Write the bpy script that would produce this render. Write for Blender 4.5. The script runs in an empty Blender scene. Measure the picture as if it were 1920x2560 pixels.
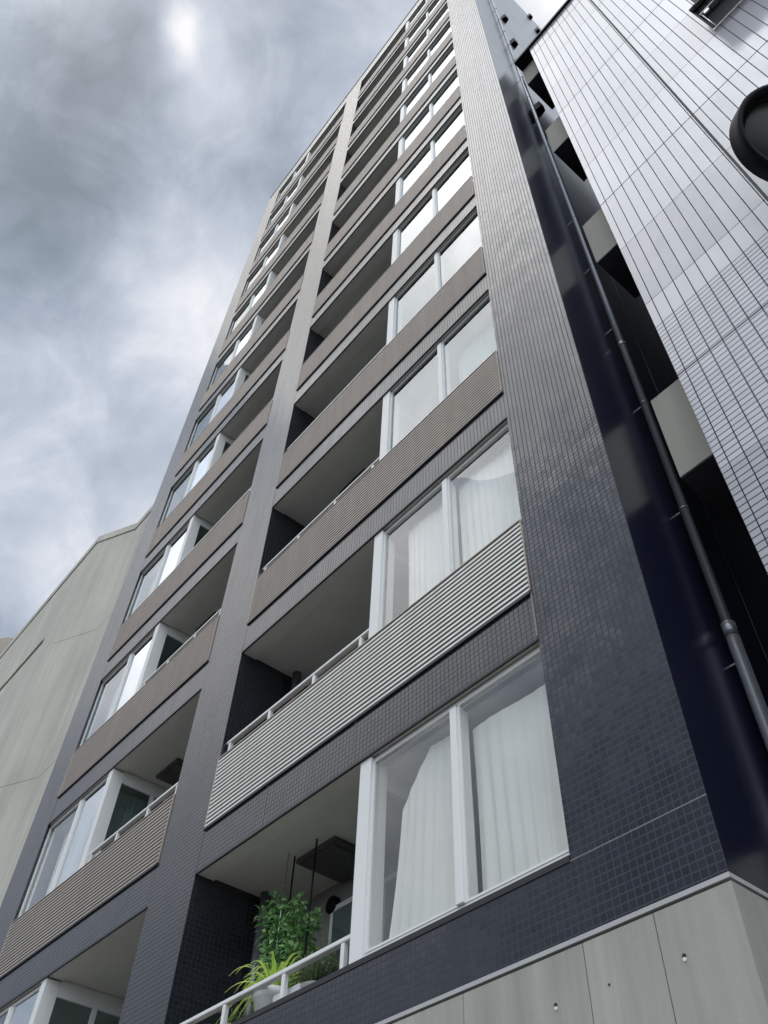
import bpy, bmesh, math, random
from mathutils import Vector, Matrix
random.seed(7)
S = bpy.context.scene
COL = S.collection
# ------------------------------------------------------------------ camera
cam_d = bpy.data.cameras.new('camera'); cam = bpy.data.objects.new('camera', cam_d); COL.objects.link(cam)
R0 = Vector((0.64072525, 0.76711144, 0.03179941)); R1 = Vector((-0.57789078, 0.50912045, -0.63783901)); R2 = Vector((-0.50548333, 0.39030297, 0.76951296))
CAM = Vector((2.05, -3.83, 1.6))
m = Matrix((R0, -R1, -R2)).transposed().to_4x4(); m.translation = CAM
cam.matrix_world = m
cam_d.sensor_fit = 'VERTICAL'; cam_d.sensor_height = 32; cam_d.lens = 2126.28 / 2560 * 32
cam_d.clip_start = 0.05; cam_d.clip_end = 3000
S.camera = cam
S.render.resolution_x, S.render.resolution_y = 768, 1024
# ------------------------------------------------------------------ world: overcast sky with soft cloud banks
SUN = Vector((-0.207, -0.242, 0.948)).normalized()
W = bpy.data.worlds.new('World'); S.world = W; W.use_nodes = True
nt = W.node_tree; nt.nodes.clear()
def N(t, **k):
    n = nt.nodes.new(t)
    for a, b in k.items(): setattr(n, a, b)
    return n
def L(a, b): nt.links.new(a, b)
def mth(op, a, b=None, clamp=False):
    n = N('ShaderNodeMath', operation=op, use_clamp=clamp)
    for i, v in enumerate((a, b)):
        if v is None: continue
        if isinstance(v, (int, float)): n.inputs[i].default_value = v
        else: L(v, n.inputs[i])
    return n.outputs[0]
out = N('ShaderNodeOutputWorld'); bg = N('ShaderNodeBackground'); L(bg.outputs[0], out.inputs[0])
sky = N('ShaderNodeTexSky', sky_type='NISHITA'); sky.sun_disc = False
sky.sun_elevation = math.asin(SUN.z); sky.sun_rotation = math.atan2(SUN.x, SUN.y)
sky.air_density = 1.6; sky.dust_density = 3
tc = N('ShaderNodeTexCoord'); D = tc.outputs['Generated']
def noise(scale, detail, rough, dist=0, vec=None, sc=(1, 1, 1), off=(0, 0, 0)):
    mp = N('ShaderNodeMapping'); mp.inputs['Scale'].default_value = sc; mp.inputs['Location'].default_value = off
    L(vec or D, mp.inputs[0])
    n = N('ShaderNodeTexNoise'); n.inputs['Scale'].default_value = scale; n.inputs['Detail'].default_value = detail
    n.inputs['Roughness'].default_value = rough; n.inputs['Distortion'].default_value = dist; L(mp.outputs[0], n.inputs['Vector'])
    return n
warp = noise(5, 4, .55)
wv = N('ShaderNodeVectorMath', operation='MULTIPLY_ADD'); L(warp.outputs['Color'], wv.inputs[0])
wv.inputs[1].default_value = (.14, .14, .14); wv.inputs[2].default_value = (-.07, -.07, -.07)
ad = N('ShaderNodeVectorMath', operation='ADD'); L(D, ad.inputs[0]); L(wv.outputs[0], ad.inputs[1])
nz = N('ShaderNodeVectorMath', operation='NORMALIZE'); L(ad.outputs[0], nz.inputs[0]); DW = nz.outputs[0]
def blob(c, rad, vec=DW):
    c = Vector(c).normalized()
    dp = N('ShaderNodeVectorMath', operation='DOT_PRODUCT'); L(vec, dp.inputs[0]); dp.inputs[1].default_value = c
    ca = math.cos(math.radians(rad))
    v = mth('DIVIDE', mth('SUBTRACT', dp.outputs['Value'], ca), 1 - ca)
    v = mth('MAXIMUM', v, 0)
    return mth('MULTIPLY', v, v)
big = noise(3.2, 6, .56, .5, off=(1.3, .4, .2)); small = noise(9, 7, .6, .6, off=(.2, .7, 3.1))
v = mth('ADD', mth('MULTIPLY', mth('SUBTRACT', big.outputs[0], .5), 1.25), mth('MULTIPLY', mth('SUBTRACT', small.outputs[0], .5), .7))
v = mth('ADD', v, .385)
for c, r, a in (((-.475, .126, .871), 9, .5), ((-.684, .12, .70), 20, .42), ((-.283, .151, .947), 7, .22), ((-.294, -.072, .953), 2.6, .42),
                ((-.30, -.02, .953), 5.5, .2), ((-.03, .23, .97), 8, .60), ((-.38, -.16, .91), 10, -.3), ((-.62, -.04, .79), 15, -.2), ((-.46, -.12, .88), 11, -.16), ((-.74, -.40, .56), 30, .6), ((-.55, -.42, .72), 18, .35), ((-.24, .04, .97), 7, -.08)):  # the low street-side blobs are out of view, added to lift facade reflections
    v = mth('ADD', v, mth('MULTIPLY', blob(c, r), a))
rmp = N('ShaderNodeValToRGB'); L(v, rmp.inputs[0])
cr = rmp.color_ramp; cr.elements[0].position = .1; cr.elements[0].color = (.20, .25, .31, 1)
cr.elements[1].position = 1.0; cr.elements[1].color = (.93, .94, .98, 1)
e = cr.elements.new(.38); e.color = (.365, .425, .52, 1)
e = cr.elements.new(.65); e.color = (.57, .625, .725, 1)
# brighter towards the veiled sun, with directional gains added to brighten the facade's reflections
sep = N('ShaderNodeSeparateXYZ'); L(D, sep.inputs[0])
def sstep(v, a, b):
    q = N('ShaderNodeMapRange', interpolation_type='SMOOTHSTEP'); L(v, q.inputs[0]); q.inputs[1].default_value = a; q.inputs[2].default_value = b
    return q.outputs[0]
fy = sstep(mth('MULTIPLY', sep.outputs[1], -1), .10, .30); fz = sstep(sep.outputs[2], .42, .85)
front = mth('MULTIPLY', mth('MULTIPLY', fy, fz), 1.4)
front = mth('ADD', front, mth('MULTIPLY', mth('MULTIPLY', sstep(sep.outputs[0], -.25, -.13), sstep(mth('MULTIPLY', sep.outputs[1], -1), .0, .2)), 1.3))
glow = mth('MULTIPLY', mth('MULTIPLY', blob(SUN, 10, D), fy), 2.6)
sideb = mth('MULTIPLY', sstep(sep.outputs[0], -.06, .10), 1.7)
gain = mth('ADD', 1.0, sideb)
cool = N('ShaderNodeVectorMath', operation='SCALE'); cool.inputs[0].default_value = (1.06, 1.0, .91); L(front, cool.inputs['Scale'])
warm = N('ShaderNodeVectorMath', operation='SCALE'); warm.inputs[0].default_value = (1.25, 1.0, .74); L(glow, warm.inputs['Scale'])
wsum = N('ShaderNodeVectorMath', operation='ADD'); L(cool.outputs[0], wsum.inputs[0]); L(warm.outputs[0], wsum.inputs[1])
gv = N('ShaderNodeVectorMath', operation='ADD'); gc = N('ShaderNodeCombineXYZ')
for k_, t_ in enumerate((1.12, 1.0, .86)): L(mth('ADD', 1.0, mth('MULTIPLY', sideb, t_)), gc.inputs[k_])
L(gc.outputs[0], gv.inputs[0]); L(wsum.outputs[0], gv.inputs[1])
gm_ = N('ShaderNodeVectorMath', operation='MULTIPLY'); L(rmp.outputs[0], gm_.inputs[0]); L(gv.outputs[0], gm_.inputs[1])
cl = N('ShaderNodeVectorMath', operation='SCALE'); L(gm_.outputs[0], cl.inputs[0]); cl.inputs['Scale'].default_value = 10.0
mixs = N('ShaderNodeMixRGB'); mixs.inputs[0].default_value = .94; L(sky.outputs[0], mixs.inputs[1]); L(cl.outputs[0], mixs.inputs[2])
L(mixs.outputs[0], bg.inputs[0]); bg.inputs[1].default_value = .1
# ------------------------------------------------------------------ sun (veiled by cloud)
sd = bpy.data.lights.new('sun', 'SUN'); sd.energy = .36; sd.angle = math.radians(38); sd.color = (1, .93, .82)
so = bpy.data.objects.new('sun', sd); COL.objects.link(so); so.rotation_euler = SUN.to_track_quat('Z', 'Y').to_euler()
S.view_settings.view_transform = 'Standard'; S.view_settings.look = 'None'; S.view_settings.gamma = 1; S.view_settings.exposure = 0
# ------------------------------------------------------------------ materials
def mat(name, col, rough=.5, metal=0, spec=.5):
    M = bpy.data.materials.new(name); M.use_nodes = True
    b = M.node_tree.nodes['Principled BSDF']
    b.inputs['Base Color'].default_value = (*col, 1); b.inputs['Roughness'].default_value = rough
    b.inputs['Metallic'].default_value = metal; b.inputs['Specular IOR Level'].default_value = spec
    return M, M.node_tree, b
class G:   # small node helper bound to a tree
    def __init__(s, t): s.t = t
    def n(s, ty, ins=None, **k):
        x = s.t.nodes.new(ty)
        for a, b in k.items(): setattr(x, a, b)
        for a, b in (ins or {}).items():
            if hasattr(b, 'is_output'): s.t.links.new(b, x.inputs[a])
            else: x.inputs[a].default_value = b
        return x
    def m(s, op, a, b=0.0, c=0.0, clamp=False):
        x = s.t.nodes.new('ShaderNodeMath'); x.operation = op; x.use_clamp = clamp
        for i, v in enumerate((a, b, c)):
            if hasattr(v, 'is_output'): s.t.links.new(v, x.inputs[i])
            else: x.inputs[i].default_value = v
        return x.outputs[0]
    def l(s, a, b): s.t.links.new(a, b)
def weather(M, t, b, col, amt=.12, streak=True, scale=1.0, bump=.02):
    g = G(t); tc = g.n('ShaderNodeTexCoord').outputs['Object']
    mp = g.n('ShaderNodeMapping', {0: tc}); mp.inputs['Scale'].default_value = (3, 3, .22) if streak else (1, 1, 1)
    n1 = g.n('ShaderNodeTexNoise', {'Vector': mp.outputs[0], 'Scale': 2.2 * scale, 'Detail': 6., 'Roughness': .6})
    n2 = g.n('ShaderNodeTexNoise', {'Vector': tc, 'Scale': .7 * scale, 'Detail': 5., 'Roughness': .6})
    n3 = g.n('ShaderNodeTexNoise', {'Vector': tc, 'Scale': 60. * scale, 'Detail': 3.})
    s = g.m('ADD', g.m('MULTIPLY', g.m('SUBTRACT', n1.outputs[0], .5), 2 * amt), g.m('MULTIPLY', g.m('SUBTRACT', n2.outputs[0], .5), 1.6 * amt))
    s = g.m('ADD', s, g.m('MULTIPLY', g.m('SUBTRACT', n3.outputs[0], .5), .35 * amt)); s = g.m('ADD', s, 1)
    if streak and amt > .3:      # rain runs
        m2 = g.n('ShaderNodeMapping', {0: tc}); m2.inputs['Scale'].default_value = (16 * scale, 16 * scale, .35)
        n4 = g.n('ShaderNodeTexNoise', {'Vector': m2.outputs[0], 'Scale': 1.3, 'Detail': 3., 'Roughness': .5})
        q = g.m('MULTIPLY', g.m('SUBTRACT', n4.outputs[0], .55, clamp=True), 1.0)
        s = g.m('SUBTRACT', s, g.m('MULTIPLY', q, g.m('MULTIPLY', n2.outputs[0], .55)))
    c = g.n('ShaderNodeVectorMath', {0: tuple(col)}, operation='SCALE'); g.l(s, c.inputs['Scale']); g.l(c.outputs[0], b.inputs['Base Color'])
    r0 = b.inputs['Roughness'].default_value
    g.l(g.m('ADD', r0 - .05, g.m('MULTIPLY', n2.outputs[0], .1)), b.inputs['Roughness'])
    if bump:
        bp = g.n('ShaderNodeBump', {'Height': n3.outputs[0], 'Strength': .25, 'Distance': bump * .1}); g.l(bp.outputs[0], b.inputs['Normal'])
    return M
def surf(name, col, rough=.6, metal=0, spec=.5, amt=.1, streak=False, scale=1.0, bump=.02):
    return weather(*mat(name, col, rough, metal, spec), col, amt, streak, scale, bump)
def tiles(name, tw, th, gap, tcol, gcol, rough, vary=.35, tilt=.02, grough=.75, wob=0.0, zfun=None, coat=0., spec=.5):
    M, t, b = mat(name, tcol, rough, spec=spec); g = G(t)
    geo = g.n('ShaderNodeNewGeometry'); tc = g.n('ShaderNodeTexCoord')
    sx = g.n('ShaderNodeSeparateXYZ', {0: tc.outputs['Object']}); sn = g.n('ShaderNodeSeparateXYZ', {0: geo.outputs['True Normal']})
    side = g.m('GREATER_THAN', g.m('ABSOLUTE', sn.outputs[0]), .7); top = g.m('GREATER_THAN', g.m('ABSOLUTE', sn.outputs[2]), .7)
    h = g.m('ADD', g.m('MULTIPLY', sx.outputs[0], g.m('SUBTRACT', 1, side)), g.m('MULTIPLY', sx.outputs[1], side))
    z = g.m('ADD', g.m('MULTIPLY', sx.outputs[2], g.m('SUBTRACT', 1, top)), g.m('MULTIPLY', sx.outputs[1], top))
    def lines(v, w, gp):
        q = g.m('DIVIDE', v, w); fl = g.m('FLOOR', q); fr = g.m('SUBTRACT', q, fl)
        d = g.m('MULTIPLY', g.m('MINIMUM', fr, g.m('SUBTRACT', 1, fr)), w)      # metres to nearest joint
        return fl, g.m('SUBTRACT', 1, g.m('DIVIDE', d, gp / 2, clamp=False), clamp=True) if False else g.m('LESS_THAN', d, gp / 2)
    fx, lx = lines(h, tw, gap)
    if zfun: fz, lz = zfun(g, z, lines)
    else: fz, lz = lines(z, th, gap)
    grout = g.m('MAXIMUM', lx, lz)
    cv = g.n('ShaderNodeCombineXYZ', {0: fx, 1: fz, 2: side})
    wn = g.n('ShaderNodeTexWhiteNoise', {'Vector': cv.outputs[0]}, noise_dimensions='3D')
    big = g.n('ShaderNodeTexNoise', {'Vector': tc.outputs['Object'], 'Scale': .8, 'Detail': 4.})
    f = g.m('ADD', g.m('ADD', 1, g.m('MULTIPLY', g.m('SUBTRACT', wn.outputs['Value'], .5), vary)), g.m('MULTIPLY', g.m('SUBTRACT', big.outputs[0], .5), .5 * vary))
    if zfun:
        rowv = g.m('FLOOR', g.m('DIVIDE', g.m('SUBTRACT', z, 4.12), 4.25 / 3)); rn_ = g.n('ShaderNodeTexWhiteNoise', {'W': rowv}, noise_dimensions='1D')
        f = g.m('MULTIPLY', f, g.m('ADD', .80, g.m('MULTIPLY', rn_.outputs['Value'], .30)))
    tcv = g.n('ShaderNodeVectorMath', {0: tuple(tcol)}, operation='SCALE'); g.l(f, tcv.inputs['Scale'])
    mc = g.n('ShaderNodeMixRGB', {0: grout, 1: tcv.outputs[0], 2: (*gcol, 1)}); g.l(mc.outputs[0], b.inputs['Base Color'])
    mps = g.n('ShaderNodeMapping', {0: tc.outputs['Object']}); mps.inputs['Scale'].default_value = (4, 4, .3)
    stn = g.n('ShaderNodeTexNoise', {'Vector': mps.outputs[0], 'Scale': 1.6, 'Detail': 6., 'Roughness': .65})
    g.l(g.m('ADD', g.m('ADD', rough, g.m('MULTIPLY', g.m('SUBTRACT', stn.outputs[0], .45), .25, clamp=True)), g.m('MULTIPLY', grout, grough - rough)), b.inputs['Roughness'])
    g.l(g.m('SUBTRACT', spec, g.m('MULTIPLY', grout, spec * .8)), b.inputs['Specular IOR Level'])
    # every tile sits a hair out of true, so each catches the sky differently
    off = g.n('ShaderNodeVectorMath', {0: wn.outputs['Color'], 1: (.5, .5, .5)}, operation='SUBTRACT')
    sc = g.n('ShaderNodeVectorMath', {0: off.outputs[0]}, operation='SCALE'); sc.inputs['Scale'].default_value = tilt
    lw = g.n('ShaderNodeTexNoise', {'Vector': tc.outputs['Object'], 'Scale': 3.0, 'Detail': 2.})
    lo = g.n('ShaderNodeVectorMath', {0: lw.outputs['Color'], 1: (.5, .5, .5)}, operation='SUBTRACT')
    ls = g.n('ShaderNodeVectorMath', {0: lo.outputs[0]}, operation='SCALE'); ls.inputs['Scale'].default_value = wob
    a1 = g.n('ShaderNodeVectorMath', {0: sc.outputs[0], 1: ls.outputs[0]}, operation='ADD')
    bp = g.n('ShaderNodeBump', {'Height': g.m('SUBTRACT', 1, grout), 'Strength': .35, 'Distance': .003})
    a2 = g.n('ShaderNodeVectorMath', {0: bp.outputs[0], 1: a1.outputs[0]}, operation='ADD')
    nn = g.n('ShaderNodeVectorMath', {0: a2.outputs[0]}, operation='NORMALIZE'); g.l(nn.outputs[0], b.inputs['Normal'])
    return M
M_TILE = tiles('navy mosaic tile', .0508, .0508, .0078, (.0055, .008, .015), (.054, .057, .068), .16, vary=.7, tilt=.03, wob=.09, spec=.68)
M_TILE2 = tiles('slate mosaic tile', .0508, .0508, .0062, (.016, .018, .023), (.030, .031, .036), .2, vary=.3, tilt=.012, wob=.04, spec=.68, grough=.5)
M_SIDE = surf('smooth navy side cladding', (.004, .006, .02), .24, amt=.2, streak=True, bump=0)
M_SIDE.node_tree.nodes['Principled BSDF'].inputs['IOR'].default_value = 2.1
def wz(g, z, lines):      # small stacked tiles up to 9.32 m, tall slabs above, a deep joint every floor
    f1, l1 = lines(z, .0683, .0105); f2, l2 = lines(g.m('SUBTRACT', z, 4.12), 4.25 / 3, .008); _, l3 = lines(g.m('SUBTRACT', z, 4.12), 4.25, .02)
    hi = g.m('GREATER_THAN', z, 9.32)
    fl = g.m('ADD', g.m('MULTIPLY', f1, g.m('SUBTRACT', 1, hi)), g.m('MULTIPLY', g.m('ADD', f2, 500), hi))
    ln = g.m('ADD', g.m('MULTIPLY', l1, g.m('SUBTRACT', 1, hi)), g.m('MULTIPLY', l2, hi))
    return fl, g.m('MAXIMUM', ln, l3)
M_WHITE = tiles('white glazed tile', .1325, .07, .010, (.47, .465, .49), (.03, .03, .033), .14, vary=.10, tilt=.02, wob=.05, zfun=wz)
M_CONC = surf('fair faced concrete', (.35, .34, .30), .75, spec=.25, amt=.31, streak=True)
M_BEIGE = surf('beige wall coating', (.48, .465, .40), .8, spec=.25, amt=.34, streak=True, scale=.5)
M_TAN = surf('tan stone wall', (.42, .37, .31), .8, spec=.2)
M_SOFFIT = surf('sprayed soffit', (.62, .60, .54), .85, spec=.2, amt=.08)
M_BACK = surf('grey balcony wall', (.24, .235, .22), .8, spec=.3, amt=.12)
M_ROOM = surf('room plaster', (.62, .62, .60), .85, spec=.2, amt=.03)
M_SLAT = surf('champagne aluminium slat', (.49, .415, .35), .45, metal=.1, amt=.22, streak=True)
M_SLATS = surf('silver aluminium slat', (.84, .81, .74), .4, metal=.05, amt=.15, streak=True)
M_SLATBACK = surf('dark steel backing', (.02, .02, .022), .6)
M_ALU = surf('pale anodised aluminium', (.73, .73, .705), .4, amt=.05)
M_ZINC = surf('dull zinc flashing', (.42, .42, .41), .5, amt=.2)
M_HATCH = surf('dark galvanised hatch', (.085, .083, .075), .6, amt=.2)
M_TRIM = surf('black trim and shade', (.012, .012, .014), .5)
M_PIPE = surf('grey gloss pipe', (.17, .18, .20), .25, metal=.5, amt=.15, streak=True)
M_STEEL = surf('stainless steel', (.6, .6, .6), .28, metal=1, amt=.06)
M_BLACK = surf('black metal', (.006, .006, .007), .5, spec=.12)
M_DARK = surf('dark opening', (.01, .01, .011), .7)
M_ROOF = surf('roof membrane', (.2, .2, .2), .8)
M_ASPH = surf('asphalt', (.05, .05, .052), .85, amt=.3, scale=4)
M_PAVE = tiles('paving', .3, .3, .006, (.27, .26, .25), (.12, .12, .12), .8, vary=.2, tilt=.01)
M_MARK = surf('white road paint', (.7, .7, .68), .7, amt=.2, scale=5)
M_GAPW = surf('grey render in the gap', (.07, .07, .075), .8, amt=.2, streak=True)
M_BOX = surf('weathered pale render', (.34, .33, .28), .8, spec=.3, amt=.22, streak=True)
def glass(name, tint, refl=1.0, rough=.0):
    M = bpy.data.materials.new(name); M.use_nodes = True; t = M.node_tree; t.nodes.clear(); g = G(t)
    o = g.n('ShaderNodeOutputMaterial'); tr = g.n('ShaderNodeBsdfTransparent', {0: (*tint, 1)}); gl = g.n('ShaderNodeBsdfGlossy', {'Roughness': rough, 'Color': (.93, .97, 1, 1)})
    tc = g.n('ShaderNodeTexCoord'); no = g.n('ShaderNodeTexNoise', {'Vector': tc.outputs['Object'], 'Scale': .9, 'Detail': 1.})
    bp = g.n('ShaderNodeBump', {'Height': no.outputs[0], 'Strength': .15, 'Distance': .03})
    fr = g.n('ShaderNodeFresnel', {'IOR': 1.62, 'Normal': bp.outputs[0]}); g.l(bp.outputs[0], gl.inputs['Normal'])
    geo = g.n('ShaderNodeNewGeometry')
    f = g.m('ADD', g.m('MULTIPLY', fr.outputs[0], 1.15 * refl), .02 + (refl - 1) * .35, clamp=True)
    f = g.m('MULTIPLY', f, g.m('SUBTRACT', 1, geo.outputs['Backfacing']))
    mx = g.n('ShaderNodeMixShader', {0: f, 1: tr.outputs[0], 2: gl.outputs[0]}); g.l(mx.outputs[0], o.inputs[0]); return M
M_GLASS = glass('window glass', (.94, .94, .93)); M_GLASSR = glass('sun control glass', (.66, .72, .72), 1.6); M_GLASSU = glass('upper glass', (.78, .82, .82), 1.04); M_GLASSF = glass('side glass', (.62, .68, .66))
def cloth(name, col, tr=.35):
    M = bpy.data.materials.new(name); M.use_nodes = True; t = M.node_tree; t.nodes.clear(); g = G(t)
    o = g.n('ShaderNodeOutputMaterial'); tc = g.n('ShaderNodeTexCoord')
    n = g.n('ShaderNodeTexNoise', {'Vector': tc.outputs['Object'], 'Scale': 2.5, 'Detail': 4.})
    s = g.m('ADD', .92, g.m('MULTIPLY', n.outputs[0], .16)); c = g.n('ShaderNodeVectorMath', {0: tuple(col)}, operation='SCALE'); g.l(s, c.inputs['Scale'])
    d = g.n('ShaderNodeBsdfDiffuse', {0: c.outputs[0]}); tl = g.n('ShaderNodeBsdfTranslucent', {0: c.outputs[0]})
    mx = g.n('ShaderNodeMixShader', {0: tr, 1: d.outputs[0], 2: tl.outputs[0]}); g.l(mx.outputs[0], o.inputs[0]); return M
M_CURT = cloth('white voile', (.95, .95, .91), .2); M_CURTG = cloth('grey voile', (.82, .84, .80), .2)
def leafmat(name, c1, c2, tr=.3, spec=.5):
    M, t, b = mat(name, c1, .35, spec=spec); g = G(t)
    oi = g.n('ShaderNodeNewGeometry'); cr = g.n('ShaderNodeMixRGB', {0: oi.outputs['Random Per Island'], 1: (*c1, 1), 2: (*c2, 1)})
    g.l(cr.outputs[0], b.inputs['Base Color'])
    tl = g.n('ShaderNodeBsdfTranslucent', {0: cr.outputs[0]}); mx = g.n('ShaderNodeMixShader', {0: tr, 1: b.outputs[0], 2: tl.outputs[0]})
    g.l(mx.outputs[0], t.nodes['Material Output'].inputs[0]); return M
M_LEAF = leafmat('dark green leaf', (.07, .20, .05), (.42, .66, .30)); M_SPID = leafmat('yellow green blade', (.46, .68, .10), (.78, .9, .28), .45)
M_FERN = leafmat('fine green leaf', (.05, .13, .05), (.22, .36, .16)); M_STEM = surf('woody stem', (.10, .08, .05), .8)
M_POTW = surf('white glazed pot', (.72, .72, .70), .35, amt=.06); M_POTT = surf('pale tan pot', (.50, .42, .30), .6, amt=.1); M_SOIL = surf('soil', (.04, .03, .02), .95, amt=.4, scale=10)
M_POTG = surf('grey pot', (.3, .3, .29), .6)
# ------------------------------------------------------------------ object helpers
class MB:
    def __init__(s): s.b = bmesh.new()
    def box(s, x0, x1, y0, y1, z0, z1, bev=0):
        r = bmesh.ops.create_cube(s.b, size=1)
        for v in r['verts']: v.co = Vector(((x0 + x1) / 2 + v.co.x * (x1 - x0), (y0 + y1) / 2 + v.co.y * (y1 - y0), (z0 + z1) / 2 + v.co.z * (z1 - z0)))
        if bev:
            es = list({e for v in r['verts'] for e in v.link_edges}); bmesh.ops.bevel(s.b, geom=es, offset=bev, segments=2, affect='EDGES', profile=.5)
        return s
    def prism(s, pts, z0, z1):      # plan polygon extruded up
        lo = [s.b.verts.new((x, y, z0)) for x, y in pts]; hi = [s.b.verts.new((x, y, z1)) for x, y in pts]; n = len(pts)
        for i in range(n): s.b.faces.new((lo[i], lo[(i + 1) % n], hi[(i + 1) % n], hi[i]))
        s.b.faces.new(lo[::-1]); s.b.faces.new(hi); return s
    def extr(s, prof, axis, a0, a1):  # profile in the two other axes, along axis 0 (x)
        lo = [s.b.verts.new((a0, y, z)) for y, z in prof]; hi = [s.b.verts.new((a1, y, z)) for y, z in prof]; n = len(prof)
        for i in range(n): s.b.faces.new((lo[i], hi[i], hi[(i + 1) % n], lo[(i + 1) % n]))
        s.b.faces.new(lo); s.b.faces.new(hi[::-1]); return s
    def tube(s, p, r, seg=10, cap=True):
        p = [Vector(q) for q in p]; rr = r if isinstance(r, (list, tuple)) else [r] * len(p); rings = []
        up = None
        for i, q in enumerate(p):
            t = (p[min(i + 1, len(p) - 1)] - p[max(i - 1, 0)]).normalized()
            u = t.cross(Vector((0, 0, 1)));
            if u.length < .05: u = t.cross(Vector((1, 0, 0)))
            u.normalize()
            if up is not None and u.dot(up) < 0: u = -u
            up = u; w = t.cross(u)
            rings.append([s.b.verts.new(q + rr[i] * (math.cos(a) * u + math.sin(a) * w)) for a in [2 * math.pi * k / seg for k in range(seg)]])
        for a, b in zip(rings, rings[1:]):
            for k in range(seg): f = s.b.faces.new((a[k], a[(k + 1) % seg], b[(k + 1) % seg], b[k])); f.smooth = True
        if cap: s.b.faces.new(rings[0][::-1]); s.b.faces.new(rings[-1])
        return s
    def lathe(s, c, prof, seg=28):
        rings = [[s.b.verts.new((c[0] + r * math.cos(a), c[1] + r * math.sin(a), c[2] + z)) for a in [2 * math.pi * k / seg for k in range(seg)]] for r, z in prof]
        for a, b in zip(rings, rings[1:]):
            for k in range(seg): f = s.b.faces.new((a[k], a[(k + 1) % seg], b[(k + 1) % seg], b[k])); f.smooth = True
        s.b.faces.new(rings[0][::-1]); s.b.faces.new(rings[-1]); return s
    def frame(s, x0, x1, y0, y1, z0, z1, l, r_=None, t=None, b=None):
        r_ = l if r_ is None else r_; t = l if t is None else t; b = l if b is None else b
        V = [[s.b.verts.new((x, y, z)) for x, z in q] for y in (y0, y1) for q in (((x0, z0), (x1, z0), (x1, z1), (x0, z1)), ((x0 + l, z0 + b), (x1 - r_, z0 + b), (x1 - r_, z1 - t), (x0 + l, z1 - t)))]
        fo, fi, bo, bi = V
        for i in range(4):
            j = (i + 1) % 4
            for q in ((fo[i], fo[j], fi[j], fi[i]), (bo[j], bo[i], bi[i], bi[j]), (fo[j], fo[i], bo[i], bo[j]), (fi[i], fi[j], bi[j], bi[i])): s.b.faces.new(q)
        return s
    def build(s, name, mt, parent=None, loc=None):
        me = bpy.data.meshes.new(name); bmesh.ops.recalc_face_normals(s.b, faces=s.b.faces[:]) if not getattr(s, 'keep', False) else None
        s.b.to_mesh(me); s.b.free(); me.materials.append(mt)
        o = bpy.data.objects.new(name, me); COL.objects.link(o)
        if parent: o.parent = parent
        if loc: o.location = loc
        return o
def empty(name, label, cat, loc=(0, 0, 0), group=None):
    o = bpy.data.objects.new(name, None); COL.objects.link(o); o.location = loc; o.empty_display_size = .2
    o['label'] = label; o['category'] = cat
    if group: o['group'] = group
    return o
def tag(o, label, cat, group=None):
    o['label'] = label; o['category'] = cat
    if group: o['group'] = group
    return o
def struct(o): o['kind'] = 'structure'; return o
def cp(o, parent, dz):
    c = o.copy(); COL.objects.link(c); c.parent = parent; c.location.z += dz
    for ch in o.children: cp(ch, c, 0)
    return c
# ------------------------------------------------------------------ ground
struct(MB().box(-400, 400, -400, 400, -.4, -.12).build('ground', M_ASPH))
struct(MB().box(-120, 120, -12, -5.6, -.116, -.112).build('road', M_ASPH))
struct(MB().box(-120, 120, -5.6, -.02, -.116, 0).build('pavement', M_PAVE))
struct(MB().box(-120, 120, -5.78, -5.6, -.116, .02, .01).build('kerb', M_CONC))
struct(MB().box(-120, 120, -6.1, -5.98, -.108, -.104).build('road_marking', M_MARK))
# ------------------------------------------------------------------ main apartment tower
FH = 2.98; OT = 5.91; NF = 12; TOP = 40.0
XR0, XR1 = -5.78, -.955; XL0, XL1 = -11.48, -6.77; XE = -12.45
T = empty('apartment_tower', 'tall dark navy tiled apartment tower with taupe louvred balcony fronts, filling the centre', 'building')
def P(mb, name, mt, parent=T): return mb.build(name, mt, parent)
P(MB().box(XR1, 0, 0, .008, 3.75, TOP), 'pier', M_TILE)
P(MB().box(XR1 + .001, -.001, .0081, 1.5, 3.751, TOP - .001), 'side_wall', M_SIDE)
P(MB().box(XL1, XR0, 0, 1.5, 3.75, TOP), 'pier', M_TILE2)
P(MB().box(XE, XL0, 0, 1.5, 3.75, TOP), 'pier', M_TILE2)
P(MB().box(XE, 0, 1.5, 12, 3.75, 41.3), 'side_wall', M_SIDE)   # body of the block behind the front frame
P(MB().box(XE + .02, -.02, 1.52, 11.98, 41.3, 41.36), 'roof', M_ROOF)
# concrete ground storey with its formwork joints and tie holes
base = MB()
xs = [-12.45, -10.6, -9.0, -7.4, -5.8, -4.2, -2.86, -1.9, -.955, -.475, 0]
for a, b in zip(xs, xs[1:]): base.box(a + (.003 if a > -12 else 0), b - (.003 if b < -.01 else 0), 0, .12, 0, 3.70)
base.box(XE, -.001, .115, 12, 0, 3.70)
P(base, 'concrete_base', M_CONC)
P(MB().box(XE, .004, -.006, 11.9, 3.716, 3.742), 'ledge_trim', M_ZINC)
for x in (-.35, -.82, -1.19, -2.3, -3.3):
    h = MB()
    h.tube([(x, -.004, 3.45), (x, .02, 3.45)], .011 if x != -.82 else .006, 14)
    hh = P(h, 'tie_hole', M_DARK)
    if x != -.82: P(MB().tube([(x, -.006, 3.434), (x, .01, 3.434)], .0095, 12), 'plug', M_POTW, hh)
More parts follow.
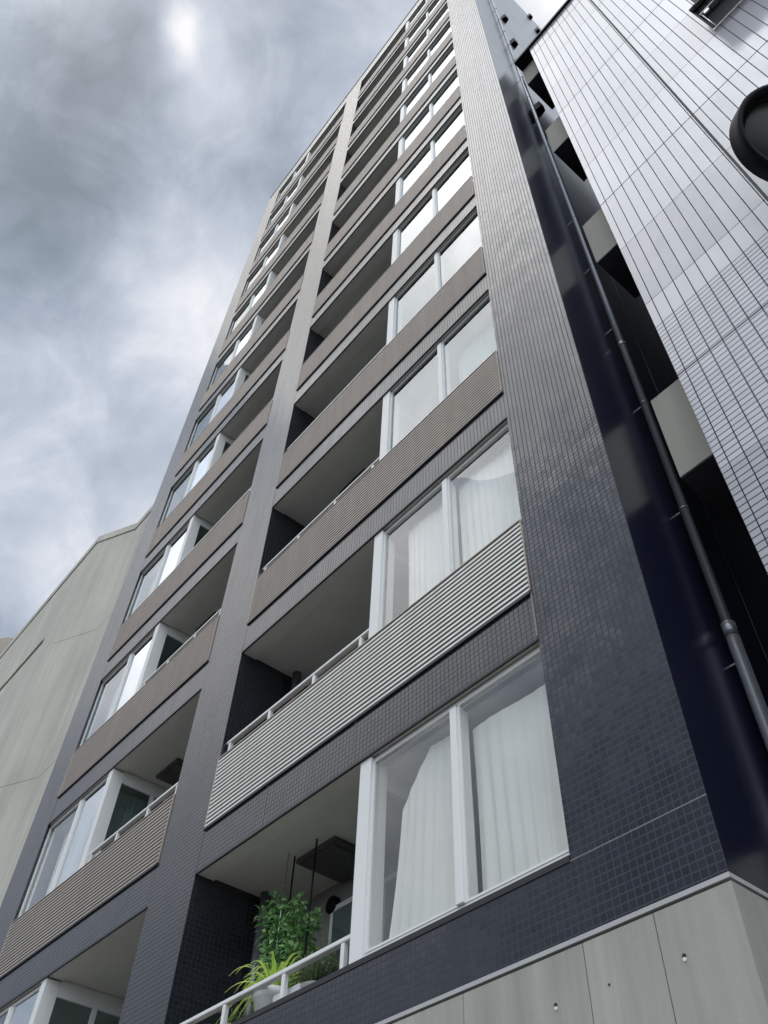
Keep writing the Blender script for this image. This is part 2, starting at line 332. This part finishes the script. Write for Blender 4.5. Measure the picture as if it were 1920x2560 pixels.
# sill walls of the lowest storey
P(MB().box(XR0, XR1, .002, .16, 3.75, 4.165), 'sill_wall', M_TILE)
P(MB().box(XL0, XL1, .002, .16, 3.75, 4.165), 'sill_wall', M_TILE)
P(MB().box(XR0, -1 * .957, -.006, .18, 4.165, 4.205), 'sill_cap', M_TRIM)
P(MB().box(XL0, XL1, -.006, .18, 4.165, 4.205), 'sill_cap', M_TRIM)
P(MB().box(XR1 - .004, .001, -.002, 0.003, 4.166, 4.172), 'joint_strip', M_BACK)
P(MB().box(XR1 - .012, XR1 + .002, -.008, .02, 5.93, 6.395), 'corner_strip', M_BACK)
# the bays: (x0, x1, post x centre, mullion centre, window x range)
BAYS = {'R': dict(x0=XR0, x1=XR1, post=-3.01, mul=-1.925, wx0=-3.08, wx1=XR1, bx0=XR0, bx1=-3.08),
        'L': dict(x0=XL0, x1=XL1, post=-9.33, mul=-10.32, wx0=XL0, wx1=-9.26, bx0=-9.26, bx1=XL1)}
def panel(x0, x1, z0, z1, Pn, ms=None):
    b = MB(); n = 16; pt = (z1 - z0) / n
    for i in range(n):
        z = z0 + i * pt
        b.extr([(-.007, z + .001), (-.011, z + .002), (-.013, z + pt * .44), (-.011, z + pt * .47), (-.007, z + pt * .47)], 0, x0, x1)
    o = P(b, 'louvre_panel', ms or M_SLAT, Pn)
    s = MB().box(x0 + .01, x1 - .01, -.0055, -.0005, z0 + .01, z1 - .01)
    P(s, 'backing', M_SLATBACK, o)
    e = MB().box(x0 - .006, x0 - .0005, -.016, .002, z0, z1 + .012).box(x1 + .0005, x1 + .006, -.016, .002, z0, z1 + .012).box(x0 - .0005, x1 + .0005, -.016, .04, z1 + .001, z1 + .012)
    P(e, 'edge_frame', M_SLAT, o)
    return o
def rail(B, z, bx0, bx1, posts, zb):
    r = MB().box(bx0 + .002, bx1, .045, .105, z - .018, z + .018, .008)
    o = P(r, 'handrail', M_ALU)
    for x in posts: P(MB().box(x - .022, x + .022, .05, .095, zb, z - .018, .006), 'bracket', M_ALU, o)
    return o
ztmpl = {}
for key, B in BAYS.items():
    for k in range(NF):
        zt = OT + FH * k; zb = 4.205 if k == 0 else OT + FH * (k - 1) + .40     # opening bottom (slab level)
        nxt = zt + .5 if k < NF - 1 else TOP
        # beam over the opening, its drip edge and the slab behind it
        P(MB().box(B['x0'], B['x1'], .002, .22, zt, zt + .50 if k < NF - 1 else TOP - .002), 'beam', M_TILE2)
        P(MB().box(B['x0'] + .002, B['x1'] - .002, -.010, .012, zt - .022, zt - .001), 'drip_edge', M_TRIM)
        P(MB().box(B['x0'] + .002, B['x1'] - .002, .221, 1.5, zt + .018, zt + .36), 'slab', M_SOFFIT)
        P(MB().box(B['x0'] + .002, B['x1'] - .002, .018, .2205, zt - .004, zt - .0005), 'beam_soffit', M_SOFFIT)
        if k < NF - 1:
            z0 = zt + .50; dxl = .02 if key == 'R' else .0
            panel(B['x0'] + .008, B['x1'] - .012, z0 + .005, z0 + .86, T, M_SLATS if key == 'R' and k == 0 else None)
            P(MB().box(B['x0'] + .003, B['x1'] - .003, -.02, .0015, z0 - .034, z0 - .002), 'gap_shadow_strip', M_TRIM)  # solid black strip standing in for the shadow line under the panel
            xs = [(-5.71, -4.90, -4.07, -3.27), (-9.2, -8.45, -7.63, -6.9)][key == 'L']
            rail(B, zt + 1.60, B['bx0'], B['bx1'], xs, zt + .5)
        else: pass
        if k == 0: rail(B, 4.445, B['bx0'], B['bx1'] - .004, [(-5.62, -4.84, -3.98, -3.22), (-9.15, -8.4, -7.6, -6.85)][key == 'L'], 4.206)
        # balcony interior: back wall with its door, side jamb cladding, pipe, hatch
        P(MB().box(B['bx0'] + .002, B['bx1'] - .002, 1.22, 1.49, zb - .3, zt + .0175), 'balcony_back_wall', M_BACK)
        dx = B['bx1'] - 1.9
        d = P(MB().box(dx, dx + 1.7, 1.17, 1.219, zb, zt - .25), 'balcony_door', M_ALU)
        P(MB().box(dx + .06, dx + .82, 1.16, 1.168, zb + .08, zt - .31).box(dx + .88, dx + 1.64, 1.16, 1.168, zb + .08, zt - .31), 'pane', M_GLASSF, d)
        if key == 'R':
            P(MB().tube([(-5.66, .80, zb - .2), (-5.66, .80, zt + .017)], .058, 16), 'drain_pipe', M_PIPE)
            P(MB().tube([(-5.66, .98, zb - .2), (-5.66, .98, zt - .22)], .035, 12), 'drain_pipe', M_PIPE)
            hx = -4.86
        else: hx = -9.05
        hz = zt + .018
        if (key, k) in (('R', 0), ('R', 2), ('L', 1), ('L', 2)):
            hb = P(MB().box(hx, hx + .63, .61, 1.19, hz - .05, hz - .0005, .006), 'escape_hatch', M_HATCH)
            P(MB().box(hx + .05, hx + .58, .66, 1.14, hz - .07, hz - .051), 'hatch_lid', M_HATCH, hb)
        if key == 'R' and k < 3: P(MB().tube([(-4.97, 1.22, zt - .22), (-4.97, 1.16, zt - .22), (-4.97, 1.15, zt - .22)], [.09, .09, .05], 24), 'vent_cover', M_BLACK)
        # rooms
        rx0, rx1 = B['wx0'] + .005, B['wx1'] - .005
        rm = MB().box(rx0, rx1, .222, 4.0, zb - .25, zb - .05).box(rx0, rx1, 3.6, 3.7, zb, zt)
        if key == 'R': rm.box(rx1 - .06, rx1 - .001, .222, 3.6, zb - .04, zt - .001)
        # (the rear part of the room lies inside the block, so it is only as deep as the frame)
        rm.b.free()
        rm = MB().box(rx0, rx1, .222, 1.49, zb - .25, zb - .05).box(rx0, rx1, 1.44, 1.49, zb - .05, zt - .03).box(rx0, rx1, .222, 1.44, zt - .03, zt + .017)
        P(rm, 'room_wall', M_ROOM)
        # the window: frame all round, post, mullion, panes and the return glass beside the balcony
        w = P(MB().frame(B['wx0'] + .003, B['wx1'] - .003, .05, .15, zb, zt - .024, .01, t=.03, b=.055), 'window', M_ALU)
        P(MB().box(B['wx0'] + (.15 if key == 'R' else .015), B['wx1'] - (.015 if key == 'R' else .15), 0.10, .16, zt - .10 if k else zt - .062, zt - .055), 'header_strip', M_TRIM, w)  # black strip for the dark window head: shaded beam underside and dark frame top
        if key == 'R': pa, pb = B['wx0'], B['wx0'] + .145; ga, gb = pb, B['wx1']
        else: pa, pb = B['wx1'] - .145, B['wx1']; ga, gb = B['wx0'], pa
        P(MB().box(pa, pb, .012, .20, zb, zt - .023, .004), 'post', M_ALU, w)
        mc = B['mul']
        P(MB().box(mc - .036, mc + .036, .022, .16, zb + .056, zt - .076, .004), 'mullion', M_ALU, w)
        for (a, b_) in ((ga, mc - .036), (mc + .036, gb)):
            P(MB().frame(a, b_, .045, .09, zb + .056, zt - .0545, .018), 'sash', M_ALU, w)
            gm = M_GLASSR if key == 'L' and a > mc else (M_GLASSU if k >= 2 else M_GLASS)
            P(MB().box(a + .018, b_ - .018, .060, .066, zb + .072, zt - .072), 'pane', gm, w)
        sx = B['wx0'] if key == 'R' else B['wx1'] - .06
        P(MB().box(sx, sx + .06, .201, 1.219, zt - .19, zt - .0045).box(sx, sx + .06, .201, 1.219, zb, zb + .06).box(sx, sx + .06, .70, .76, zb + .059, zt - .189)
          .box(sx, sx + .06, 1.16, 1.218, zb + .059, zt - .189), 'side_frame', M_ALU, w)
        P(MB().box(sx + .025, sx + .032, .202, .699, zb + .061, zt - .191).box(sx + .025, sx + .032, .761, 1.159, zb + .061, zt - .191), 'pane', M_GLASSF, w)
# floor of the lowest balconies and parapet capping
P(MB().box(XR0 + .002, -3.09, .161, 1.219, 3.70, 3.93), 'balcony_floor', M_BACK)
P(MB().box(XL0 + .002, XL1 - .002, .161, 1.219, 3.70, 3.93), 'balcony_floor', M_BACK)
P(MB().box(XE - .015, .015, -.02, 1.499, TOP + .001, TOP + .04), 'parapet_cap', M_ALU)
P(MB().box(-3.182, -3.176, -.001, .004, 5.93, 6.39), 'joint_strip', M_BACK)
P(MB().box(-4.59, -4.584, -.001, .004, 5.93, 6.39), 'joint_strip', M_BACK)
# long drainpipe down the side wall
dp = P(MB().tube([(.09, .83, 5.84), (.09, .83, 36)], .037, 20), 'drainpipe', M_PIPE)
P(MB().tube([(.09, .83, .2), (.09, .83, 5.72)], .046, 20), 'lower_pipe', M_PIPE, dp)
P(MB().tube([(.09, .83, 5.72), (.09, .83, 5.84)], .05, 20), 'collar', M_PIPE, dp)
P(MB().tube([(.09, .83, 9.9), (.09, .83, 9.98)], .041, 20), 'collar', M_PIPE, dp)
z = 5.5
while z < 36:
    P(MB().box(.001, .045, .826, .834, z, z + .014).tube([(.09, .83, z), (.09, .83, z + .014)], .042, 18), 'pipe_clip', M_STEEL if False else M_PIPE, dp); z += 1.62
for y, zz in ((1.33, 30.64), (1.28, 27.05), (1.24, 20.61), (3.86, 38.0), (3.84, 40.7)):
    P(MB().prism([(.001, y - .09), (.001, y + .09), (.12, y + .07), (.12, y - .07)], zz - .28, zz + .08), 'vent_hood', M_BLACK)
# ------------------------------------------------------------------ curtains
def curtain(x0, x1, y, z0, z1, label, mt=M_CURT, folds=11, x0t=None, z1l=None, axis='x', seed=0, amp=.024, group='curtains hanging behind the windows'):
    rnd = random.Random(seed); mb = MB(); nx, nz = folds * 20, 16
    ph = [rnd.uniform(-.8, .8) for _ in range(6)]; am = [rnd.uniform(.4, 1) for _ in range(6)]
    if x0t is None: x0t = x0
    z1l = z1 if z1l is None else z1l
    def pt(i, j, o):
        u = i / nx; w = j / nz; xa = x0 + (x0t - x0) * w; x = xa + (x1 - xa) * u
        top = z1l + (z1 - z1l) * min(1, u * 2.2); zz = z0 + (top - z0) * w
        a = sum(am[q] * math.sin(2 * math.pi * folds * u * (1 + .13 * q) + ph[q] * 3 + q) for q in range(3)) / 2
        d = amp * 1.5 * (1.1 - 1.0 * w) * a + .012 * math.sin(7 * u + 3 * w) + o
        return (x, y + d, zz) if axis == 'x' else (y + d, x, zz)
    vs = [[[mb.b.verts.new(pt(i, j, o)) for j in range(nz + 1)] for i in range(nx + 1)] for o in (0, .003)]
    for s_ in (0, 1):
        for i in range(nx):
            for j in range(nz): f = mb.b.faces.new((vs[s_][i][j], vs[s_][i + 1][j], vs[s_][i + 1][j + 1], vs[s_][i][j + 1])); f.smooth = True
    return tag(mb.build('curtain', mt), label, 'curtain', group)
curtain(-2.87, -1.95, .21, 4.28, 5.80, 'white curtain beside the dark gap in the lowest window, right of the potted plants', x0t=-2.74, z1l=5.36, folds=7, seed=1)
curtain(-1.90, -.98, .21, 4.28, 5.70, 'full white curtain in the lowest right window, just above the grey concrete', folds=6, seed=2)
curtain(-2.72, -1.98, .21, 6.4, 8.84, 'white curtain in the left pane directly above the striped louvre panel', folds=7, seed=3)
curtain(-1.90, -.99, .21, 6.4, 8.84, 'white curtain in the right pane directly above the striped louvre panel, beside the corner pier', folds=8, seed=4)
curtain(-11.4, -10.4, .3, 6.4, 8.84, 'grey green curtain in the left pane of the lowest full window in the left bay', M_CURTG, folds=7, seed=5)
curtain(.24, .72, -9.42, 6.4, 8.66, 'curtain behind the side glass beside the left bay balcony, above the ribbed brown panel', M_CURTG, folds=5, axis='y', seed=6)
curtain(-11.4, -10.4, .3, 9.4, 11.8, 'grey curtain in the left bay window one storey above the lowest full window', M_CURTG, folds=7, seed=7)
curtain(-11.4, -10.4, .3, 12.4, 14.78, 'grey curtain in the left bay window two storeys above the lowest full window', M_CURTG, folds=7, seed=8)
curtain(-1.90, -.99, .34, 9.4, 11.8, 'pale curtain dim behind sky reflections, two panes above the louvre panel beside the pier', folds=8, seed=9)
# ------------------------------------------------------------------ neighbouring white tiled building
YW = .57; XW = .58; TW = 21.8
Wb = empty('white_tiled_building', 'glossy white tiled building with dark grid joints, right of the dark tower', 'building', (XW, YW, 0))
def PW(mb, name, mt, parent=Wb):
    o = mb.build(name, mt, parent)
    if parent is Wb: o.location = (-XW, -YW, 0)
    return o
WX0, WX1, WZ0, WZ1 = 2.83, 4.1, 14.16, 15.57
fr = MB()
for a, b_, c, d in ((XW, WX0, 0, TW), (WX1, 14, 0, TW), (WX0, WX1, 0, WZ0), (WX0, WX1, WZ1, TW)): fr.box(a, b_, YW, YW + .25, c, d)
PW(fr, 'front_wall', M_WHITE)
PW(MB().box(XW + .001, 14, YW + .251, 12, 0, TW - .2), 'side_wall', M_GAPW)
PW(MB().box(XW - .40, 14.1, YW - .05, 2.2, TW + .001, TW + .10), 'roof_coping', M_BLACK)
PW(MB().box(2.005, 2.033, YW - .003, YW - .001, 0, TW), 'expansion_joint', M_DARK)
w = PW(MB().box(WX0, WX1, YW + .06, YW + .09, WZ0, WZ0 + .03).box(WX0, WX1, YW + .06, YW + .09, WZ1 - .03, WZ1).box(WX0, WX0 + .03, YW + .06, YW + .09, WZ0 + .031, WZ1 - .031).box(WX1 - .03, WX1, YW + .06, YW + .09, WZ0 + .031, WZ1 - .031), 'window', M_BLACK)
PW(MB().box(WX0 + .03, WX1 - .03, .15, .17, WZ0 + .03, WZ1 - .03), 'pane', M_DARK, w)
PW(MB().box(WX0 - .01, WX1 + .01, YW - .03, YW + .0595, WZ0 - .035, WZ0 - .001), 'window_sill', M_STEEL, w)
PW(MB().tube([(WX0 + .03, YW - .01, 15.0), (WX1, YW - .01, 15.0)], .016, 8).tube([(WX0 + .05, YW - .01, WZ0), (WX0 + .05, YW - .01, 15.0)], .008, 6).tube([(WX0 + .12, YW - .02, 14.93), (WX0 + .12, YW + .02, 14.93)], .04, 12), 'guard_rail', M_STEEL, w)
for o in w.children: o.location = (0, 0, 0)
for k in range(-1, 4):
    zb = 7.43 + 4.42 * k; zt = zb + 1.2
    a = PW(MB().box(.18, XW - .001, .77, .83, zb, zt).box(.18, .24, .831, 1.51, zb, zt).box(.2401, XW - .001, 1.45, 1.51, zb, zt), 'side_balcony', M_BOX)
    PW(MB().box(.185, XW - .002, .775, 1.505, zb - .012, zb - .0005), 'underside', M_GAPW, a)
PW(MB().box(.20, XW - .001, .95, 1.51, 21.2, TW), 'stair_head', M_BOX)
# round convex mirror with a dark hood, on a bracket off the white wall
d0 = R0 * ((1972 - 960) / 2126.28) + R1 * ((332 - 1280) / 2126.28) + R2
C0 = CAM + d0 * ((.2 - CAM.y) / d0.y)
az, el = math.radians(55), math.radians(-32)
nrm = Vector((math.sin(az) * math.cos(el), -math.cos(az) * math.cos(el), math.sin(el)))
Mr = empty('convex_mirror', 'round black rimmed convex mirror on the white tiled wall, cut by the right edge', 'mirror', C0)
Q = nrm.to_track_quat('Z', 'Y')
def ring(prof, name, mt, seg=48):
    mb = MB(); mb.lathe((0, 0, 0), prof, seg); o = mb.build(name, mt, Mr); o.rotation_euler = Q.to_euler(); return o
ring([(.45, -.13), (.495, -.11), (.50, .06), (.49, .08), (.455, .08), (.435, .01), (.42, -.03), (.28, -.11)], 'rim', M_BLACK)
M_MIR = surf('dark tinted lens', (.02, .022, .018), .3, spec=.2, amt=.5)
ring([(.425, -.04), (.38, -.022), (.26, .0), (.13, .02), (.02, .026)], 'lens', M_MIR)
bk = MB().tube([C0 - C0 - nrm * .13, -nrm * .25 + Vector((0, .1, 0)), Vector((0, YW - C0.y, 0))], .035, 10); bk.build('bracket', M_BLACK, Mr)
# ------------------------------------------------------------------ beige building on the left
Bb = empty('beige_building', 'streaky beige rendered building with folded corner and dark slot, left of the tower', 'building', (-16.85, 0, 0))
def PB(mb, name, mt): o = mb.build(name, mt, Bb); o.location = (16.85, 0, 0); return o
ZB = 20.32
SL0, SL1, SZ0, SZ1 = -26.5, -18.25, 17.28, 17.52
bm = MB().prism([(-60, .4), (-16.85, .4), (-16.85, .0), (-15.6, .6), (-12.6, .6), (-12.6, 12), (-60, 12)][::-1], 0, ZB) if False else MB()
bm.prism([(SL1, 0), (-16.85, 0), (-15.6, .6), (-12.6, .6), (-12.6, 12), (SL1, 12)], 0, ZB)
bm.box(-60, SL1 - .0, 0, 12, 0, SZ0).box(-60, SL1, 0, 12, SZ1, ZB).box(-60, SL1, .5, 12, SZ0, SZ1).box(-60, SL0, 0, .5, SZ0, SZ1)
PB(bm, 'wall', M_BEIGE)
cpv = MB(); cpv.prism([(-60, -.03), (-16.84, -.03), (-15.59, .57), (-12.6, .57), (-12.6, 12), (-60, 12)], ZB + .012, ZB + .28); PB(cpv, 'coping', M_BEIGE)
PB(MB().prism([(-60, .01), (-16.86, .01), (-15.61, .61), (-12.61, .61), (-12.61, 11.9), (-60, 11.9)], ZB, ZB + .012), 'shadow_joint', M_TRIM)
PB(MB().box(-26.4, SL1 - .01, .42, .49, SZ0 + .01, SZ1 - .01), 'slot_back', M_DARK)  # plain dark sheet filling the back of the slot
for zz in (3.2, 7.6, 12.0, 16.35):
    PB(MB().prism([(-16.85, -.001), (-15.6, .599), (-12.6, .599), (-12.6, .61), (-15.61, .61), (-16.85, .01)], zz, zz + .012), 'wall_joint', M_GAPW)
# a farther building peeping over its roof
Tb = empty('distant_building', 'small rounded tan roof corner peeping over the beige building, far left edge', 'building', (-42, 4, 0))
zt_ = 33.4
tb = MB(); prof = [(0, 0), (0, zt_ - .6)] + [(1.6 - 1.6 * math.cos(a), zt_ - .6 + .9 * math.sin(a)) for a in [math.pi / 2 * i / 8 for i in range(1, 9)]] + [(12, zt_ + .3), (12, 0)]
tb.extr([(y - 2.2, z_) for y, z_ in prof], 0, -20, 2); tb.build('wall', M_TAN, Tb)
wn_ = MB()
for i in range(6): wn_.box(-18 + i * 3.2, -16.2 + i * 3.2, -2.215, -2.15, 27, 28.6)
# ------------------------------------------------------------------ plants on the lowest balcony
def leaf(mb, p, d, up, ln, wd, droop=.25, seg=3):
    d = d.normalized(); s_ = d.cross(up)
    if s_.length < .01: s_ = d.cross(Vector((1, 0, 0)))
    s_.normalize(); n = s_.cross(d); prev = None
    for i in range(seg + 1):
        t = i / seg; c = p + d * ln * t - Vector((0, 0, 1)) * droop * ln * t * t; w_ = wd * math.sin(math.pi * (.08 + .9 * t)) ** .8 * .5
        a = mb.b.verts.new(c - s_ * w_ + n * w_ * .25); m_ = mb.b.verts.new(c); b_ = mb.b.verts.new(c + s_ * w_ + n * w_ * .25)
        if prev: mb.b.faces.new((prev[0], prev[1], m_, a)); mb.b.faces.new((prev[1], prev[2], b_, m_))
        prev = (a, m_, b_)
def pot(parent, r, h, z0, mt, square=False):
    MB().lathe((0, 0, z0), [(r * .72, 0), (r * .95, h * .86), (r * 1.06, h * .87), (r * 1.08, h), (r * .95, h), (r * .9, h * .9), (.01, h * .9)], 32).build('pot', mt, parent)
    MB().lathe((0, 0, z0), [(.01, h * .86), (r * .89, h * .905), (.01, h * .93)], 20).build('soil', M_SOIL, parent)
FLZ = 3.931
rnd = random.Random(11)
# tall leafy shrub
sh = empty('potted_shrub', 'tall dark green leafy shrub behind the balcony rail, bright tips', 'plant', (-4.55, .46, FLZ))
pot(sh, .17, .5, 0, M_POTW)
st = MB(); lf = MB(); lf.keep = True
tips = []
for i in range(26):
    a = rnd.uniform(0, 6.28); sp = rnd.uniform(.05, .34); hh = rnd.uniform(.75, 1.38)
    bx = -.02 + math.cos(a) * sp * 1.15; by = math.sin(a) * sp * .65
    if i < 5: bx = -.33 + rnd.uniform(-.1, .12); hh = rnd.uniform(1.4, 1.6)
    pts = [Vector((rnd.uniform(-.03, .03), rnd.uniform(-.03, .03), .45)), Vector((bx * .5 + rnd.uniform(-.03, .03), by * .5, .45 + (hh - .45) * .5)), Vector((bx, by, hh))]
    st.tube(pts, [.009, .006, .003], 6); tips.append(pts)
for pts in tips:
    for q in range(120):
        t = rnd.random() ** .6; c = pts[0].lerp(pts[1], t * 2) if t < .5 else pts[1].lerp(pts[2], t * 2 - 1)
        if c.z < .68: continue
        dr = Vector((rnd.gauss(0, 1), rnd.gauss(0, 1), rnd.gauss(.25, .7))).normalized(); c = c + dr * rnd.uniform(.0, .07)
        leaf(lf, c, dr, Vector((rnd.gauss(0, .4), rnd.gauss(0, .4), 1)), rnd.uniform(.045, .075), rnd.uniform(.03, .048), .3, 2)
st.build('stem', M_STEM, sh); lf.build('foliage', M_LEAF, sh)
# spider plant
spd = empty('spider_plant', 'bright yellow green arching grass leaved plant in white pot at the rail', 'plant', (-4.40, .24, FLZ))
pot(spd, .15, .52, 0, M_POTW)
lf = MB(); lf.keep = True
for i in range(84):
    a = rnd.uniform(0, 6.28); el_ = rnd.uniform(.5, 1.45); ln = rnd.uniform(.38, .78)
    d = Vector((math.cos(a) * math.cos(el_), math.sin(a) * math.cos(el_) * .6, math.sin(el_)))
    if rnd.random() < .45: d.x = -abs(d.x) - .25
    s_ = d.cross(Vector((0, 0, 1))).normalized(); prev = None; base_ = Vector((rnd.uniform(-.04, .04), rnd.uniform(-.03, .03), .5))
    for q in range(10):
        t = q / 9; c = base_ + d.normalized() * ln * t + Vector((0, 0, -1)) * ln * .62 * t ** 2.4; w_ = .014 * (1 - t ** 2.2) + .0012
        va, vm, vb = lf.b.verts.new(c - s_ * w_), lf.b.verts.new(c - Vector((0, 0, .003))), lf.b.verts.new(c + s_ * w_)
        if prev: lf.b.faces.new((prev[0], prev[1], vm, va)); lf.b.faces.new((prev[1], prev[2], vb, vm))
        prev = (va, vm, vb)
lf.build('foliage', M_SPID, spd)
# fine bushy plants at the right
def bush(x, y, w_, h_, n, label, seed, pm, zf=.42):
    rn = random.Random(seed); o = empty('bushy_plant', label, 'plant', (x, y, FLZ)); pot(o, .14, zf, 0, pm)
    mb = MB(); mb.keep = True; sm = MB()
    for i in range(n):
        a = rn.uniform(0, 6.28); r = math.sqrt(rn.random()); e_ = Vector((math.cos(a) * r * w_, math.sin(a) * r * w_ * .45, zf + h_ * rn.uniform(.3, 1) * (1.1 - .5 * r)))
        b0 = Vector((e_.x * .2, e_.y * .2, zf - .03)); sm.tube([b0, (b0 + e_) / 2 + Vector((0, 0, .03)), e_], .0022, 4)
        for q in range(16):
            t = rn.uniform(.25, 1); c = b0.lerp(e_, t) + Vector((0, 0, .03 * (1 - abs(2 * t - 1)))); dr = Vector((rn.gauss(0, 1), rn.gauss(0, 1), rn.gauss(.3, .8)))
            leaf(mb, c, dr, Vector((0, 0, 1)), rn.uniform(.02, .045), .008, .2, 2)
    sm.build('stem', M_STEM, o); mb.build('foliage', M_FERN, o)
bush(-3.86, .30, .36, .42, 90, 'low feathery dark green bush behind the right end of the balcony rail', 3, M_POTG)
bush(-5.02, .26, .13, .22, 26, 'small sparse green plant in tan pot, left of the spider plant', 5, M_POTT, .40)
tag(MB().lathe((-5.33, .24, FLZ), [(.09, 0), (.115, .42), (.125, .43), (.125, .47), (.11, .47), (.10, .44), (.01, .44)], 32).build('flower_pot', M_POTW), 'empty white round pot, leftmost behind the balcony rail', 'flower pot')
tag(MB().box(-4.22, -3.86, .13, .19, FLZ, FLZ + .42, .01).build('planter_box', M_POTW), 'long white planter front behind the rail, right of the spider plant', 'planter')
for n_, (x, y, za, zb_, lab) in enumerate(((-4.74, .44, 4.3, 5.88, 'tallest thin grey stake among the balcony plants, leftmost of three'), (-4.62, .44, 4.3, 5.80, 'shortest dark plant stake, middle of the three behind the shrub'), (-4.27, .44, 4.3, 5.84, 'dark plant stake nearest the window post, rightmost of three'))):
    tag(MB().tube([(x - .02, y, za), (x, y, zb_)], .0055 if n_ == 0 else .009, 8).build('plant_stake', M_STEEL if n_ == 0 else M_BLACK), lab, 'plant stake', 'stakes among the balcony plants')
